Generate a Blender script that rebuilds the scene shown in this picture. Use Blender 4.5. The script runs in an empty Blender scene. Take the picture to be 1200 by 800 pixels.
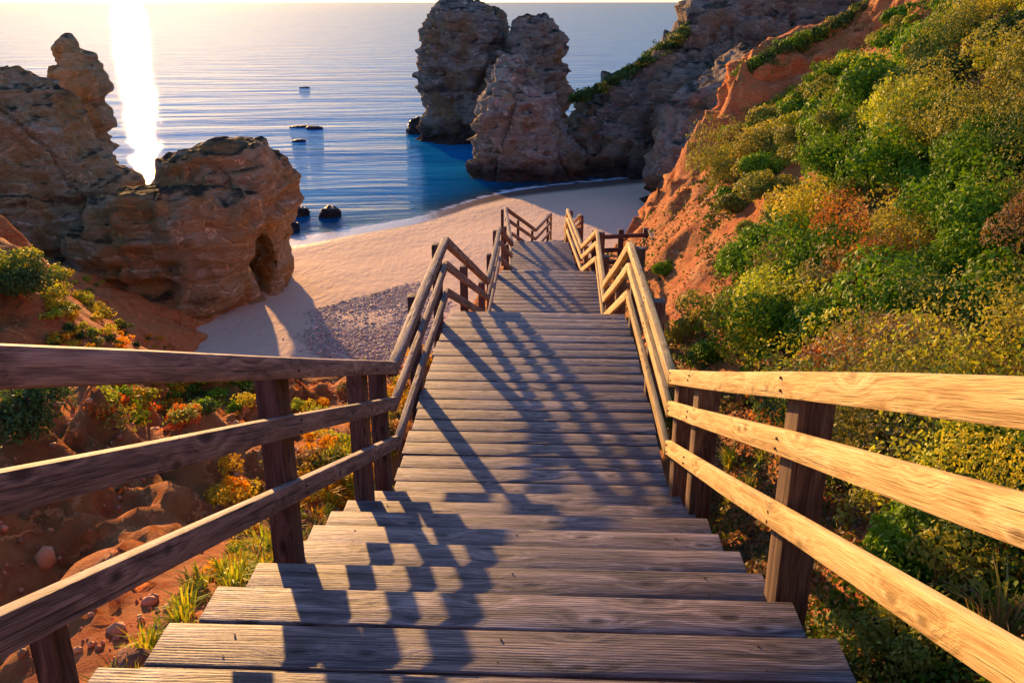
import bpy, bmesh, math, random
import numpy as np
from mathutils import Vector, Matrix, Euler

random.seed(7)
rng = np.random.default_rng(7)
sc = bpy.context.scene
COL = sc.collection

# ------------------------------------------------------------------ camera model
F = 1041.0                    # focal length in photograph pixels (1200 wide)
PITCH = math.radians(20.9)
YAW = math.radians(2.31)      # camera turned this far left of the stair direction (+Y)
CZ = 15.0                     # eye height above the sea
SUN_AZ = math.radians(24.5)   # left of +Y
SUN_EL = math.radians(7.0)

def ray(px, py):
    x = (px - 600) / F; y = -(py - 400) / F
    fy = math.cos(PITCH) + y * math.sin(PITCH)
    fz = -math.sin(PITCH) + y * math.cos(PITCH)
    return Vector((x * math.cos(YAW) - fy * math.sin(YAW), fy * math.cos(YAW) + x * math.sin(YAW), fz))

def P(px, py, D):
    r = ray(px, py)
    r = r * (D / r.y)
    return Vector((r.x, r.y, r.z + CZ))

def PZ(px, py, z):
    r = ray(px, py)
    r = r * ((z - CZ) / r.z)
    return Vector((r.x, r.y, z))

# ------------------------------------------------------------------ numpy noise
def _hash(ix, iy, iz, s):
    h = (ix.astype(np.int64) * 374761393 + iy.astype(np.int64) * 668265263 + iz.astype(np.int64) * 2147483647 + s * 974634777) & 0xffffffff
    h = ((h ^ (h >> 13)) * 1274126177) & 0xffffffff
    h = (h ^ (h >> 16)) & 0xffffffff
    h = (h * 2246822519) & 0xffffffff
    h = (h ^ (h >> 15)) & 0xffffff
    return h / float(0xffffff)

def vnoise(p, s=0):
    i = np.floor(p); f = p - i; f = f * f * (3 - 2 * f)
    i = i.astype(np.int64)
    x, y, z = i[:, 0], i[:, 1], i[:, 2]; fx, fy, fz = f[:, 0], f[:, 1], f[:, 2]
    def L(a, b, t): return a + (b - a) * t
    c = [[[_hash(x + a, y + b, z + d, s) for d in (0, 1)] for b in (0, 1)] for a in (0, 1)]
    r = L(L(L(c[0][0][0], c[1][0][0], fx), L(c[0][1][0], c[1][1][0], fx), fy),
          L(L(c[0][0][1], c[1][0][1], fx), L(c[0][1][1], c[1][1][1], fx), fy), fz)
    return r * 2 - 1

def fbm(p, octv=4, s=0, gain=.5):
    a = 1.0; t = np.zeros(len(p)); q = p.copy()
    for k in range(octv):
        t += a * vnoise(q, s + k * 11); a *= gain; q = q * 2.03 + 5.3
    return t

def ridged(p, octv=4, s=0):
    a = 1.0; t = np.zeros(len(p)); q = p.copy()
    for k in range(octv):
        t += a * (1 - np.abs(vnoise(q, s + k * 7)) * 2); a *= .5; q = q * 2.1 + 3.7
    return t

def sstep(a, b, x):
    t = np.clip((x - a) / (b - a), 0, 1); return t * t * (3 - 2 * t)

# ------------------------------------------------------------------ object helpers
def tag(o, label=None, cat=None, group=None, kind=None):
    if label: o['label'] = label
    if cat: o['category'] = cat
    if group: o['group'] = group
    if kind: o['kind'] = kind
    return o

def link(name, me, mat=None, parent=None):
    o = bpy.data.objects.new(name, me); COL.objects.link(o)
    if mat is not None and me is not None and len(me.materials) == 0: me.materials.append(mat)
    if parent is not None:
        o.parent = parent
        o.matrix_parent_inverse = Matrix.Translation(parent.location).inverted()
    return o

def empty(name, loc):
    o = bpy.data.objects.new(name, None); COL.objects.link(o); o.location = loc
    o.empty_display_size = .2
    return o

def mesh_np(name, V, Fq, smooth=False, attrs=None, cols=None):
    """V (n,3); Fq (m,k) all same k"""
    me = bpy.data.meshes.new(name)
    n = len(V); m, k = Fq.shape
    me.vertices.add(n); me.vertices.foreach_set('co', np.ascontiguousarray(V, dtype=np.float32).ravel())
    me.loops.add(m * k); me.loops.foreach_set('vertex_index', np.ascontiguousarray(Fq, dtype=np.int32).ravel())
    me.polygons.add(m)
    me.polygons.foreach_set('loop_start', np.arange(0, m * k, k, dtype=np.int32))
    try: me.polygons.foreach_set('loop_total', np.full(m, k, dtype=np.int32))
    except Exception: pass
    if smooth: me.polygons.foreach_set('use_smooth', np.ones(m, dtype=bool))
    me.update(calc_edges=True)
    if attrs:
        for an, av in attrs.items():
            a = me.attributes.new(an, 'FLOAT', 'POINT'); a.data.foreach_set('value', np.ascontiguousarray(av, dtype=np.float32))
    if cols is not None:
        a = me.attributes.new('col', 'FLOAT_COLOR', 'POINT')
        c4 = np.concatenate([cols, np.ones((len(cols), 1))], 1)
        a.data.foreach_set('color', np.ascontiguousarray(c4, dtype=np.float32).ravel())
    return me

def grid_faces(ny, nx):
    i = np.arange((ny - 1) * (nx - 1)); r = i // (nx - 1); c = i % (nx - 1); a = r * nx + c
    return np.stack([a, a + 1, a + nx + 1, a + nx], 1)

# ------------------------------------------------------------------ materials
class NT:
    def __init__(s, name):
        s.m = bpy.data.materials.new(name); s.m.use_nodes = True
        s.t = s.m.node_tree; s.t.nodes.clear()
    def n(s, typ, ins=None, **kw):
        nd = s.t.nodes.new(typ)
        for k, v in kw.items(): setattr(nd, k, v)
        if ins:
            for k, v in ins.items():
                if isinstance(v, bpy.types.NodeSocket): s.t.links.new(v, nd.inputs[k])
                else: nd.inputs[k].default_value = v
        return nd
    def math(s, op, a, b=None, c=None):
        nd = s.t.nodes.new('ShaderNodeMath'); nd.operation = op
        for i, v in enumerate((a, b, c)):
            if v is None: continue
            if isinstance(v, bpy.types.NodeSocket): s.t.links.new(v, nd.inputs[i])
            else: nd.inputs[i].default_value = v
        return nd.outputs[0]
    def vmath(s, op, a, b=None):
        nd = s.t.nodes.new('ShaderNodeVectorMath'); nd.operation = op
        for i, v in enumerate((a, b)):
            if v is None: continue
            if isinstance(v, bpy.types.NodeSocket): s.t.links.new(v, nd.inputs[i])
            else: nd.inputs[i].default_value = v
        return nd.outputs[0]
    def ramp(s, fac, stops, interp='LINEAR'):
        nd = s.t.nodes.new('ShaderNodeValToRGB'); nd.color_ramp.interpolation = interp
        el = nd.color_ramp.elements
        while len(el) < len(stops): el.new(.5)
        for e, (p, c) in zip(el, stops):
            e.position = p; e.color = (*c, 1) if not isinstance(c, float) else (c, c, c, 1)
        s.t.links.new(fac, nd.inputs[0]); return nd.outputs[0]
    def mix(s, fac, a, b, blend='MIX'):
        nd = s.t.nodes.new('ShaderNodeMix'); nd.data_type = 'RGBA'; nd.blend_type = blend
        for k, v in ((0, fac), (6, a), (7, b)):
            if isinstance(v, bpy.types.NodeSocket): s.t.links.new(v, nd.inputs[k])
            else: nd.inputs[k].default_value = (*v, 1) if isinstance(v, tuple) else v
        return nd.outputs[2]
    def noise(s, vec, scale=1., detail=4., rough=.55, dist=0.):
        nd = s.n('ShaderNodeTexNoise', {'Vector': vec, 'Scale': scale, 'Detail': detail, 'Roughness': rough, 'Distortion': dist})
        return nd.outputs[0]
    def out(s, bsdf, disp=None):
        o = s.n('ShaderNodeOutputMaterial', {'Surface': bsdf}); return s.m

def wood_mat(name, dark, mid, light, grooves=0., rough=.7, knot=.8, spec=.25, warp=1.0, checks=.7):
    N = NT(name)
    co = N.n('ShaderNodeTexCoord').outputs['Object']
    seed = N.n('ShaderNodeAttribute', attribute_name='seed').outputs['Fac']
    off = N.n('ShaderNodeCombineXYZ', {'X': N.math('MULTIPLY', seed, 37.), 'Y': N.math('MULTIPLY', seed, 11.), 'Z': N.math('MULTIPLY', seed, 5.)}).outputs[0]
    p = N.vmath('ADD', co, off)
    low = N.noise(N.vmath('MULTIPLY', p, (1.3, 5, 5)), 1., 2.)
    # knots: cells long in the grain direction
    sk = N.n('ShaderNodeSeparateXYZ', {0: p})
    pk = N.n('ShaderNodeCombineXYZ', {'X': N.math('MULTIPLY', sk.outputs['X'], 2.3), 'Y': N.math('MULTIPLY', N.math('ADD', sk.outputs['Y'], sk.outputs['Z']), 5.)}).outputs[0]
    vor = N.n('ShaderNodeTexVoronoi', {'Vector': pk, 'Scale': 1., 'Randomness': 1.}, voronoi_dimensions='2D').outputs['Distance']
    ring = N.math('SMOOTH_MIN', vor, .45, .2)
    warpv = N.math('ADD', N.math('MULTIPLY', low, 1.3 * warp), N.math('MULTIPLY', ring, -3.4 * warp))
    sx = N.n('ShaderNodeSeparateXYZ', {0: p})
    gy = N.math('ADD', N.math('MULTIPLY', sx.outputs['Y'], 26.), warpv)
    gz = N.math('ADD', N.math('MULTIPLY', sx.outputs['Z'], 26.), warpv)
    gv = N.n('ShaderNodeCombineXYZ', {'X': N.math('MULTIPLY', sx.outputs['X'], 1.1), 'Y': gy, 'Z': gz}).outputs[0]
    grain = N.noise(gv, 1.0, 6., .62)
    fine = N.noise(N.vmath('MULTIPLY', p, (7, 230, 230)), 1., 3., .6)
    blot = N.noise(N.vmath('MULTIPLY', p, (1.7, 3.2, 3.2)), 1., 3., .6)
    g = N.math('ADD', N.math('MULTIPLY', grain, .62), N.math('MULTIPLY', fine, .38))
    col = N.ramp(g, [(.38, dark), (.5, mid), (.62, light)])
    knotf = N.math('SUBTRACT', 1., N.n('ShaderNodeMapRange', {'Value': vor, 'From Min': .035, 'From Max': .11}).outputs[0])
    col = N.mix(N.math('MULTIPLY', knotf, knot), col, tuple(c * .45 for c in dark))
    hsv = N.n('ShaderNodeHueSaturation', {'Color': col, 'Value': N.math('ADD', .5, N.math('ADD', N.math('MULTIPLY', blot, .62), N.math('MULTIPLY', N.math('FRACT', N.math('MULTIPLY', seed, 7.13)), .42)))})
    col = hsv.outputs[0]
    chk = N.noise(N.vmath('ADD', N.vmath('MULTIPLY', p, (1.6, 75, 75)), (5., 3., 9.)), 1., 2., .5)
    chkf = N.n('ShaderNodeMapRange', {'Value': chk, 'From Min': .63, 'From Max': .70}).outputs[0]
    col = N.mix(N.math('MULTIPLY', chkf, checks), col, tuple(c * .4 for c in dark))
    hgt = N.math('ADD', N.math('MULTIPLY', grain, .8), N.math('MULTIPLY', fine, .35))
    hgt = N.math('SUBTRACT', hgt, N.math('MULTIPLY', knotf, .25))
    hgt = N.math('SUBTRACT', hgt, N.math('MULTIPLY', chkf, checks))
    if grooves > 0:
        lco = N.n('ShaderNodeSeparateXYZ', {0: co}).outputs['Y']
        yy = N.math('ADD', lco, N.math('MULTIPLY', low, .006))
        gr = N.math('ABSOLUTE', N.math('SINE', N.math('MULTIPLY', yy, math.pi / .0125)))
        gr = N.math('POWER', gr, .6)
        fade = N.math('MULTIPLY', gr, N.n('ShaderNodeMapRange', {'Value': blot, 'From Min': .35, 'From Max': .62}).outputs[0])
        hgt = N.math('ADD', hgt, N.math('MULTIPLY', fade, grooves))
        col = N.mix(N.math('MULTIPLY', N.math('SUBTRACT', 1., gr), .35), col, tuple(c * .5 for c in dark))
    bump = N.n('ShaderNodeBump', {'Height': hgt, 'Strength': .85, 'Distance': .009}).outputs[0]
    b = N.n('ShaderNodeBsdfPrincipled', {'Base Color': col, 'Roughness': rough, 'Normal': bump, 'Specular IOR Level': spec})
    return N.out(b.outputs[0])

M = {}
M['deck'] = wood_mat('weathered_decking', (.035, .028, .027), (.155, .12, .11), (.40, .32, .28), grooves=.22, rough=.6, spec=.35)
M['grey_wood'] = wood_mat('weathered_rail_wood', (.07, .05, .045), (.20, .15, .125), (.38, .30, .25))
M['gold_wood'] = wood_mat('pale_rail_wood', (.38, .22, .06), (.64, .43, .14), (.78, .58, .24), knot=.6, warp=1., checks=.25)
def metal():
    N = NT('rusty_steel'); pos = N.n('ShaderNodeNewGeometry').outputs['Position']
    col = N.ramp(N.noise(pos, 60., 3.), [(.35, (.05, .03, .02)), (.65, (.14, .07, .04))])
    return N.out(N.n('ShaderNodeBsdfPrincipled', {'Base Color': col, 'Roughness': .55, 'Metallic': .6}).outputs[0])
M['screw'] = metal()
M['post_wood'] = wood_mat('brown_post_wood', (.07, .035, .02), (.15, .085, .045), (.27, .17, .09), knot=.6)
M['dark_wood'] = wood_mat('dark_post_wood', (.03, .018, .014), (.085, .05, .04), (.16, .10, .08))

def rock_mat(name, cols, strata=1., scale=1., rough=.9, bumpd=.25, lichen=None, orange=None, tide=False):
    N = NT(name)
    geo = N.n('ShaderNodeNewGeometry'); pos = geo.outputs['Position']
    p = N.vmath('MULTIPLY', pos, (scale, scale, scale))
    w = N.noise(N.vmath('MULTIPLY', p, (.12, .12, .12)), 1., 4., .6)
    sep = N.n('ShaderNodeSeparateXYZ', {0: p})
    zz = N.math('ADD', N.math('MULTIPLY', sep.outputs['Z'], .9), N.math('MULTIPLY', w, 2.2))
    sv = N.n('ShaderNodeCombineXYZ', {'X': N.math('MULTIPLY', sep.outputs['X'], .08), 'Y': N.math('MULTIPLY', sep.outputs['Y'], .08), 'Z': zz}).outputs[0]
    band = N.noise(sv, 1., 5., .65)
    blot = N.noise(p, .35, 5., .6)
    small = N.noise(p, 1.6, 9., .78)
    fac = N.math('ADD', N.math('MULTIPLY', band, strata * .55), N.math('ADD', N.math('MULTIPLY', blot, .35), N.math('MULTIPLY', small, .2)))  # small noise also darkens bump hollows, pit shade painted into the colour
    fac = N.math('ADD', N.math('MULTIPLY', N.math('SUBTRACT', fac, strata * .275 + .275), 1.9), .53)
    n = len(cols)
    col = N.ramp(fac, [(.32 + .42 * i / (n - 1), c) for i, c in enumerate(cols)])
    if orange is not None:
        of = N.n('ShaderNodeMapRange', {'Value': N.noise(N.vmath('ADD', p, (31., 7., 3.)), .22, 4., .6), 'From Min': .5, 'From Max': .62}).outputs[0]
        col = N.mix(N.math('MULTIPLY', of, .8), col, orange)
    if lichen is not None:
        nz = N.n('ShaderNodeSeparateXYZ', {0: geo.outputs['Normal']}).outputs['Z']
        lf = N.n('ShaderNodeMapRange', {'Value': N.math('ADD', nz, N.math('MULTIPLY', small, .5)), 'From Min': 1.02, 'From Max': 1.22}).outputs[0]
        col = N.mix(lf, col, lichen)
    if tide:
        tf = N.n('ShaderNodeMapRange', {'Value': N.math('ADD', N.n('ShaderNodeSeparateXYZ', {0: pos}).outputs['Z'], N.math('MULTIPLY', blot, -4.)), 'From Min': -1.4, 'From Max': .8, 'To Min': .85, 'To Max': 0.}).outputs[0]
        col = N.mix(tf, col, (.035, .03, .026))
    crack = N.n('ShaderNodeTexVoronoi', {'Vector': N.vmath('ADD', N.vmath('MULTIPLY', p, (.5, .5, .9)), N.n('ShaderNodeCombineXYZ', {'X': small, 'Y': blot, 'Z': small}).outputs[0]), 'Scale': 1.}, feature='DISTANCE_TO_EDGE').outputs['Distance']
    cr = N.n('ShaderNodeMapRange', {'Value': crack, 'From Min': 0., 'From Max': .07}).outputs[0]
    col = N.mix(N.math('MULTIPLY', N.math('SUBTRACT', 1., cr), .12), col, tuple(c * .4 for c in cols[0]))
    h = N.math('ADD', N.math('MULTIPLY', small, 1.), N.math('ADD', N.math('MULTIPLY', band, 1.3), N.math('MULTIPLY', cr, .08)))
    bump = N.n('ShaderNodeBump', {'Height': h, 'Strength': 1., 'Distance': bumpd}).outputs[0]
    b = N.n('ShaderNodeBsdfPrincipled', {'Base Color': col, 'Roughness': rough, 'Normal': bump, 'Specular IOR Level': .15})
    return N.out(b.outputs[0])

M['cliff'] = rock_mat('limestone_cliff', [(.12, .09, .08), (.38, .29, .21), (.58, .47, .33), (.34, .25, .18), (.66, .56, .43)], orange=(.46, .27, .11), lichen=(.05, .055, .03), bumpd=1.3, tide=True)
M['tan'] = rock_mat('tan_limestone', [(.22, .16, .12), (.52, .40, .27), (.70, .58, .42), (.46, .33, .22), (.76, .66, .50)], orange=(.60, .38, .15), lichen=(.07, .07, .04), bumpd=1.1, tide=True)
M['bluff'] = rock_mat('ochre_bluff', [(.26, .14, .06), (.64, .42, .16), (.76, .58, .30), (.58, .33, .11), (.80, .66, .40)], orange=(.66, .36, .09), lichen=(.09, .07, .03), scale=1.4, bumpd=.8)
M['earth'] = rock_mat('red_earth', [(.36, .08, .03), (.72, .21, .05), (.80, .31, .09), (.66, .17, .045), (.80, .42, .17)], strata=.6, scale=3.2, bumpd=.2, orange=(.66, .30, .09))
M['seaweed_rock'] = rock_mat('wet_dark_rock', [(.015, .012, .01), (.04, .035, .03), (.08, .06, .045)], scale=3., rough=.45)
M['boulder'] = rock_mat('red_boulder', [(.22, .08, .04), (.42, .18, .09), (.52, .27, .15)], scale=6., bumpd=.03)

def leaf_mat():
    N = NT('foliage')
    a = N.n('ShaderNodeAttribute', attribute_name='col').outputs['Color']
    pos = N.n('ShaderNodeNewGeometry').outputs['Position']
    v = N.noise(pos, 9., 2.)
    col = N.n('ShaderNodeHueSaturation', {'Color': a, 'Value': N.math('ADD', 1.2, N.math('MULTIPLY', v, 1.0)), 'Saturation': 1.08}).outputs[0]
    d = N.n('ShaderNodeBsdfPrincipled', {'Base Color': col, 'Roughness': .6, 'Specular IOR Level': .12}).outputs[0]
    tcol = N.mix(1., col, (1.0, .95, .45), 'MULTIPLY')
    tr = N.n('ShaderNodeBsdfTranslucent', {'Color': N.mix(1., tcol, (1.6, 1.6, 1.6), 'MULTIPLY')}).outputs[0]
    mx = N.n('ShaderNodeMixShader', {0: .25}); N.t.links.new(d, mx.inputs[1]); N.t.links.new(tr, mx.inputs[2])
    return N.out(mx.outputs[0])
M['leaf'] = leaf_mat()

def sand_mat():
    N = NT('beach_sand')
    pos = N.n('ShaderNodeNewGeometry').outputs['Position']
    big = N.noise(pos, .12, 3.); fine = N.noise(pos, 3., 5., .6); foot = N.noise(N.vmath('MULTIPLY', pos, (1.6, .8, 1.)), 1.3, 3., .6)
    wet = N.n('ShaderNodeAttribute', attribute_name='wet').outputs['Fac']
    wf = N.n('ShaderNodeMapRange', {'Value': N.math('ADD', wet, N.math('MULTIPLY', N.math('SUBTRACT', big, .5), .5)), 'From Min': .3, 'From Max': .75}).outputs[0]
    dry = N.ramp(N.math('ADD', N.math('MULTIPLY', big, .5), N.math('MULTIPLY', fine, .5)), [(.3, (.66, .44, .26)), (.7, (.80, .57, .36))])
    col = N.mix(wf, dry, (.17, .115, .08))
    bump = N.n('ShaderNodeBump', {'Height': N.math('ADD', N.math('MULTIPLY', foot, 1.), N.math('MULTIPLY', fine, .3)), 'Strength': N.math('SUBTRACT', .8, N.math('MULTIPLY', wf, .5)), 'Distance': .08}).outputs[0]
    b = N.n('ShaderNodeBsdfPrincipled', {'Base Color': col, 'Roughness': N.math('SUBTRACT', .9, N.math('MULTIPLY', wf, .6)), 'Normal': bump, 'Specular IOR Level': .3})
    return N.out(b.outputs[0])
M['sand'] = sand_mat()

def sea_mat():
    N = NT('sea_water')
    pos = N.n('ShaderNodeNewGeometry').outputs['Position']
    dep = N.n('ShaderNodeAttribute', attribute_name='depth').outputs['Fac']
    pr = N.n('ShaderNodeVectorRotate', {'Vector': pos, 'Angle': math.radians(-8)}, rotation_type='Z_AXIS').outputs[0]
    w1 = N.noise(N.vmath('MULTIPLY', pr, (.035, .16, .1)), 1., 3., .5)
    w2 = N.noise(N.vmath('MULTIPLY', pr, (.06, .62, .5)), 1., 4., .55, .9)
    w3 = N.noise(N.vmath('MULTIPLY', pr, (.45, 3.2, 2.)), 1., 3., .55)
    h = N.math('ADD', N.math('MULTIPLY', w1, 1.8), N.math('ADD', N.math('MULTIPLY', w2, .42), N.math('MULTIPLY', w3, .085)))
    bump = N.n('ShaderNodeBump', {'Height': h, 'Strength': 1., 'Distance': .3}).outputs[0]
    t = N.math('SUBTRACT', 1., N.math('EXPONENT', N.math('MULTIPLY', dep, -1.5)))
    patch = N.noise(N.vmath('MULTIPLY', pr, (.03, .09, .1)), 1., 4., .6)
    deep = N.ramp(patch, [(.35, (.004, .17, .40)), (.65, (.015, .28, .52))])
    dif = N.n('ShaderNodeBsdfDiffuse', {'Color': deep}).outputs[0]
    tra = N.n('ShaderNodeBsdfTransparent', {'Color': (.72, .9, .92, 1)}).outputs[0]
    body = N.n('ShaderNodeMixShader', {0: t}); N.t.links.new(tra, body.inputs[1]); N.t.links.new(dif, body.inputs[2])
    gl = N.n('ShaderNodeBsdfGlossy', {'Color': (.33, .38, .42, 1), 'Roughness': .025, 'Normal': bump}).outputs[0]
    fr = N.n('ShaderNodeFresnel', {'IOR': 1.33, 'Normal': bump}).outputs[0]
    mx = N.n('ShaderNodeMixShader', {0: N.math('MULTIPLY', fr, .62)}); N.t.links.new(body.outputs[0], mx.inputs[1]); N.t.links.new(gl, mx.inputs[2])
    foamn = N.noise(N.vmath('MULTIPLY', pos, (.7, 1.4, 1.)), 1., 5., .65)
    band = N.n('ShaderNodeMapRange', {'Value': dep, 'From Min': .0, 'From Max': .18, 'To Min': 1., 'To Max': 0.}).outputs[0]
    ff = N.n('ShaderNodeMapRange', {'Value': N.math('ADD', foamn, N.math('MULTIPLY', band, .38)), 'From Min': .74, 'From Max': .9}).outputs[0]
    ff = N.math('MULTIPLY', ff, N.math('MULTIPLY', band, .9))
    foam = N.n('ShaderNodeBsdfDiffuse', {'Color': (.75, .78, .8, 1)}).outputs[0]
    m2 = N.n('ShaderNodeMixShader', {0: ff}); N.t.links.new(mx.outputs[0], m2.inputs[1]); N.t.links.new(foam, m2.inputs[2])
    return N.out(m2.outputs[0])
M['sea'] = sea_mat()

def pebble_mat():
    N = NT('pebble_stone')
    a = N.n('ShaderNodeAttribute', attribute_name='col').outputs['Color']
    b = N.n('ShaderNodeBsdfPrincipled', {'Base Color': a, 'Roughness': .8}); return N.out(b.outputs[0])
M['pebble'] = pebble_mat()

# ------------------------------------------------------------------ stair geometry
RISE, RUN = .179, .43
SL = RISE / RUN
H = .95
def deck_z(y):
    """height of the stair (nose line on flights) relative to the camera"""
    pts = [(-6, -H + 6 * SL), (5.87, -H - 5.87 * SL), (9.5, -3.39), (13.85, -5.2), (17.5, -5.2), (19.66, -6.1), (23.5, -6.1), (27.1, -7.6), (29.5, -7.6), (47.3, -15.0), (80, -15.)]
    return float(np.interp(y, [a for a, b in pts], [b for a, b in pts])) + CZ
LN = [(-1.12, -1.6), (-1.09, 5.8), (-1.12, 9.5), (-.95, 13.8), (-.95, 17.5), (-.80, 19.7), (-1.12, 23.5), (-.36, 27.), (.12, 29.5), (.2, 44.)]
RN = [(.93, -1.6), (.90, 5.8), (.91, 9.5), (.94, 13.8), (1.0, 17.5), (.80, 19.7), (.54, 23.5), (.55, 27.), (1.1, 29.5), (1.3, 44.)]
def lx(y): return float(np.interp(y, [b for a, b in LN], [a for a, b in LN]))
def rx(y): return float(np.interp(y, [b for a, b in RN], [a for a, b in RN]))

def plank_bm(bm, L, W, T, segs=1, seed=0., bev=.006, wob=0., center=(0, 0, 0), layer=None):
    """plank along X, width Y, thickness Z, slightly worn"""
    tmp = bmesh.new()
    bmesh.ops.create_cube(tmp, size=1)
    bmesh.ops.scale(tmp, vec=(L, W, T), verts=tmp.verts)
    bmesh.ops.bevel(tmp, geom=list(tmp.edges), offset=bev, segments=2, profile=.6, affect='EDGES')
    if segs > 1:
        for k in range(1, segs):
            x = -L / 2 + L * k / segs
            bmesh.ops.bisect_plane(tmp, geom=tmp.verts[:] + tmp.edges[:] + tmp.faces[:], plane_co=(x, 0, 0), plane_no=(1, 0, 0))
    r = random.Random(seed)
    a1, a2, p1, p2 = r.uniform(-1, 1), r.uniform(-1, 1), r.uniform(0, 6), r.uniform(0, 6)
    for v in tmp.verts:
        v.co.y += wob * a1 * math.sin(v.co.x * 1.3 + p1); v.co.z += wob * a2 * math.sin(v.co.x * 1.7 + p2)
        v.co += Vector(center)
    me = bpy.data.meshes.new('tmp'); tmp.to_mesh(me); tmp.free()
    n0 = len(bm.verts); bm.from_mesh(me); bpy.data.meshes.remove(me)
    bm.verts.ensure_lookup_table()
    ly = bm.verts.layers.float.get('seed') or bm.verts.layers.float.new('seed')
    bm.verts.ensure_lookup_table()
    for v in bm.verts[n0:]: v[ly] = seed % 1.0 if seed > 1 else seed

def bm_obj(name, bm, mat, parent=None, smooth=True):
    me = bpy.data.meshes.new(name); bm.to_mesh(me); bm.free()
    if smooth:
        me.polygons.foreach_set('use_smooth', np.ones(len(me.polygons), dtype=bool))
        try: me.set_sharp_from_angle(angle=math.radians(35))
        except Exception: pass
    return link(name, me, mat, parent)

stair = empty('wooden_staircase', (0, 0, deck_z(0)))
tag(stair, 'long weathered timber staircase of plank treads and level landings going down to the beach', 'staircase')

def add_tread(y0, ztop, xl, xr, boards=2, rot=0.):
    """y0: nose (far edge) of the tread; tread extends back towards the walker above"""
    bm = bmesh.new(); W = .207
    cx = (xl + xr) / 2
    for b in range(boards):
        s = random.random()
        plank_bm(bm, xr - xl + random.uniform(-.03, .03), W, .05, seed=s, wob=.002, bev=.007,
                 center=(random.uniform(-.012, .012), -W / 2 - b * (W + .012), -.025 + random.uniform(-.003, .003)))
    for sx in (-.86, .86, 0.):
        for b in range(boards):
            for dy_ in (-.055, .055):
                x = sx if sx else .02; mt = Matrix.Translation((x + random.uniform(-.01, .01), -W / 2 - b * (W + .012) + dy_ + random.uniform(-.006, .006), .0008))
                r_ = bmesh.ops.create_cone(bm, cap_ends=True, segments=8, radius1=.004, radius2=.004, depth=.0025, matrix=mt)
                for v in r_['verts']:
                    for f in v.link_faces: f.material_index = 1
    o = bm_obj('tread', bm, M['deck'], stair); o.data.materials.append(M['screw'])
    o.location = (cx, y0, ztop); o.rotation_euler = (random.uniform(-.008, .004), random.uniform(-.004, .004), rot + random.uniform(-.004, .004))
    return o

# first flight: noses counted back from the landing
for k in range(0, 15):
    yn = 5.44 - RUN * k
    if yn < -.9: break
    add_tread(yn, CZ - H - SL * yn, -1.27, .965)
def flight(y0, y1, z0, z1, ext=.06):
    n = max(1, round((z0 - z1) / RISE)); dy = (y1 - y0) / n; dz = (z1 - z0) / n
    for k in range(1, n):
        yy = y0 + dy * k
        mid = yy
        hd = math.atan2(-(lx(y1) + rx(y1) - lx(y0) - rx(y0)) / 2, y1 - y0)
        add_tread(y0 + dy * (k + 1), z0 + dz * k, lx(mid) - ext, rx(mid) + ext, rot=hd * .5)
flight(9.5, 13.8, CZ - 3.39, CZ - 5.2)
flight(17.5, 19.66, CZ - 5.2, CZ - 6.1)
flight(23.5, 27.0, CZ - 6.1, CZ - 7.6)
flight(29.5, 46.8, CZ - 7.6, CZ - 14.8)

def landing(y0, y1, z, ext=.04, pitch=.2175):
    bm = bmesh.new(); n = round((y1 - y0) / pitch); pt = (y1 - y0) / n
    cx = (lx((y0 + y1) / 2) + rx((y0 + y1) / 2)) / 2
    for k in range(n):
        yc = y0 + pt * (k + .5)
        a, b = lx(yc) - ext + random.uniform(-.015, .015), rx(yc) + ext + random.uniform(-.015, .015)
        plank_bm(bm, b - a, pt - .012, .05, seed=random.random(), wob=.002, center=((a + b) / 2 - cx, yc - y0, -.025 + random.uniform(-.003, .003)))
    o = bm_obj('landing', bm, M['deck'], stair); o.location = (cx, y0, z); return o
landing(5.455, 9.5, CZ - 3.39); landing(13.8, 17.5, CZ - 5.2); landing(19.66, 23.5, CZ - 6.1); landing(27.0, 29.5, CZ - 7.6)

def beam_between(name, a, b, w, h, mat, parent, segs=6, wob=.006, bev=.008, roll=0.):
    a, b = Vector(a), Vector(b); L = (b - a).length
    bm = bmesh.new(); plank_bm(bm, L, w, h, segs=segs, seed=random.random(), wob=wob, bev=bev)
    o = bm_obj(name, bm, mat, parent)
    x = (b - a).normalized(); y = Vector((0, 0, 1)).cross(x).normalized(); z = x.cross(y)
    R = Matrix((x, y, z)).transposed().to_4x4()
    o.matrix_world = Matrix.Translation((a + b) / 2) @ R
    if parent is not None:
        o.matrix_parent_inverse = Matrix.Translation(parent.location).inverted()
        o.location = (a + b) / 2; o.rotation_euler = R.to_euler()
    return o

# stringers under the flights and joists under the landings
segsY = [(-1.5, 5.44), (5.44, 9.5), (9.5, 13.8), (13.8, 17.5), (17.5, 19.66), (19.66, 23.5), (23.5, 27.), (27., 29.5), (29.5, 46.8)]
for i, (a, b) in enumerate(segsY):
    za, zb = deck_z(a), deck_z(b)
    if i == 0: zb = CZ - H - SL * 5.44
    dz = -.24 if i % 2 == 0 else -.16
    if i % 2 == 1: za = zb = {1: CZ - 3.39, 3: CZ - 5.2, 5: CZ - 6.1, 7: CZ - 7.6}[i]
    for f in (lx, rx):
        s = .1 if f is lx else -.1
        beam_between('stringer', (f(a + .01) + s, a + .02, za + dz), (f(b - .01) + s, b - .02, zb + dz), .06, .2, M['dark_wood'], stair)

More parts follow.
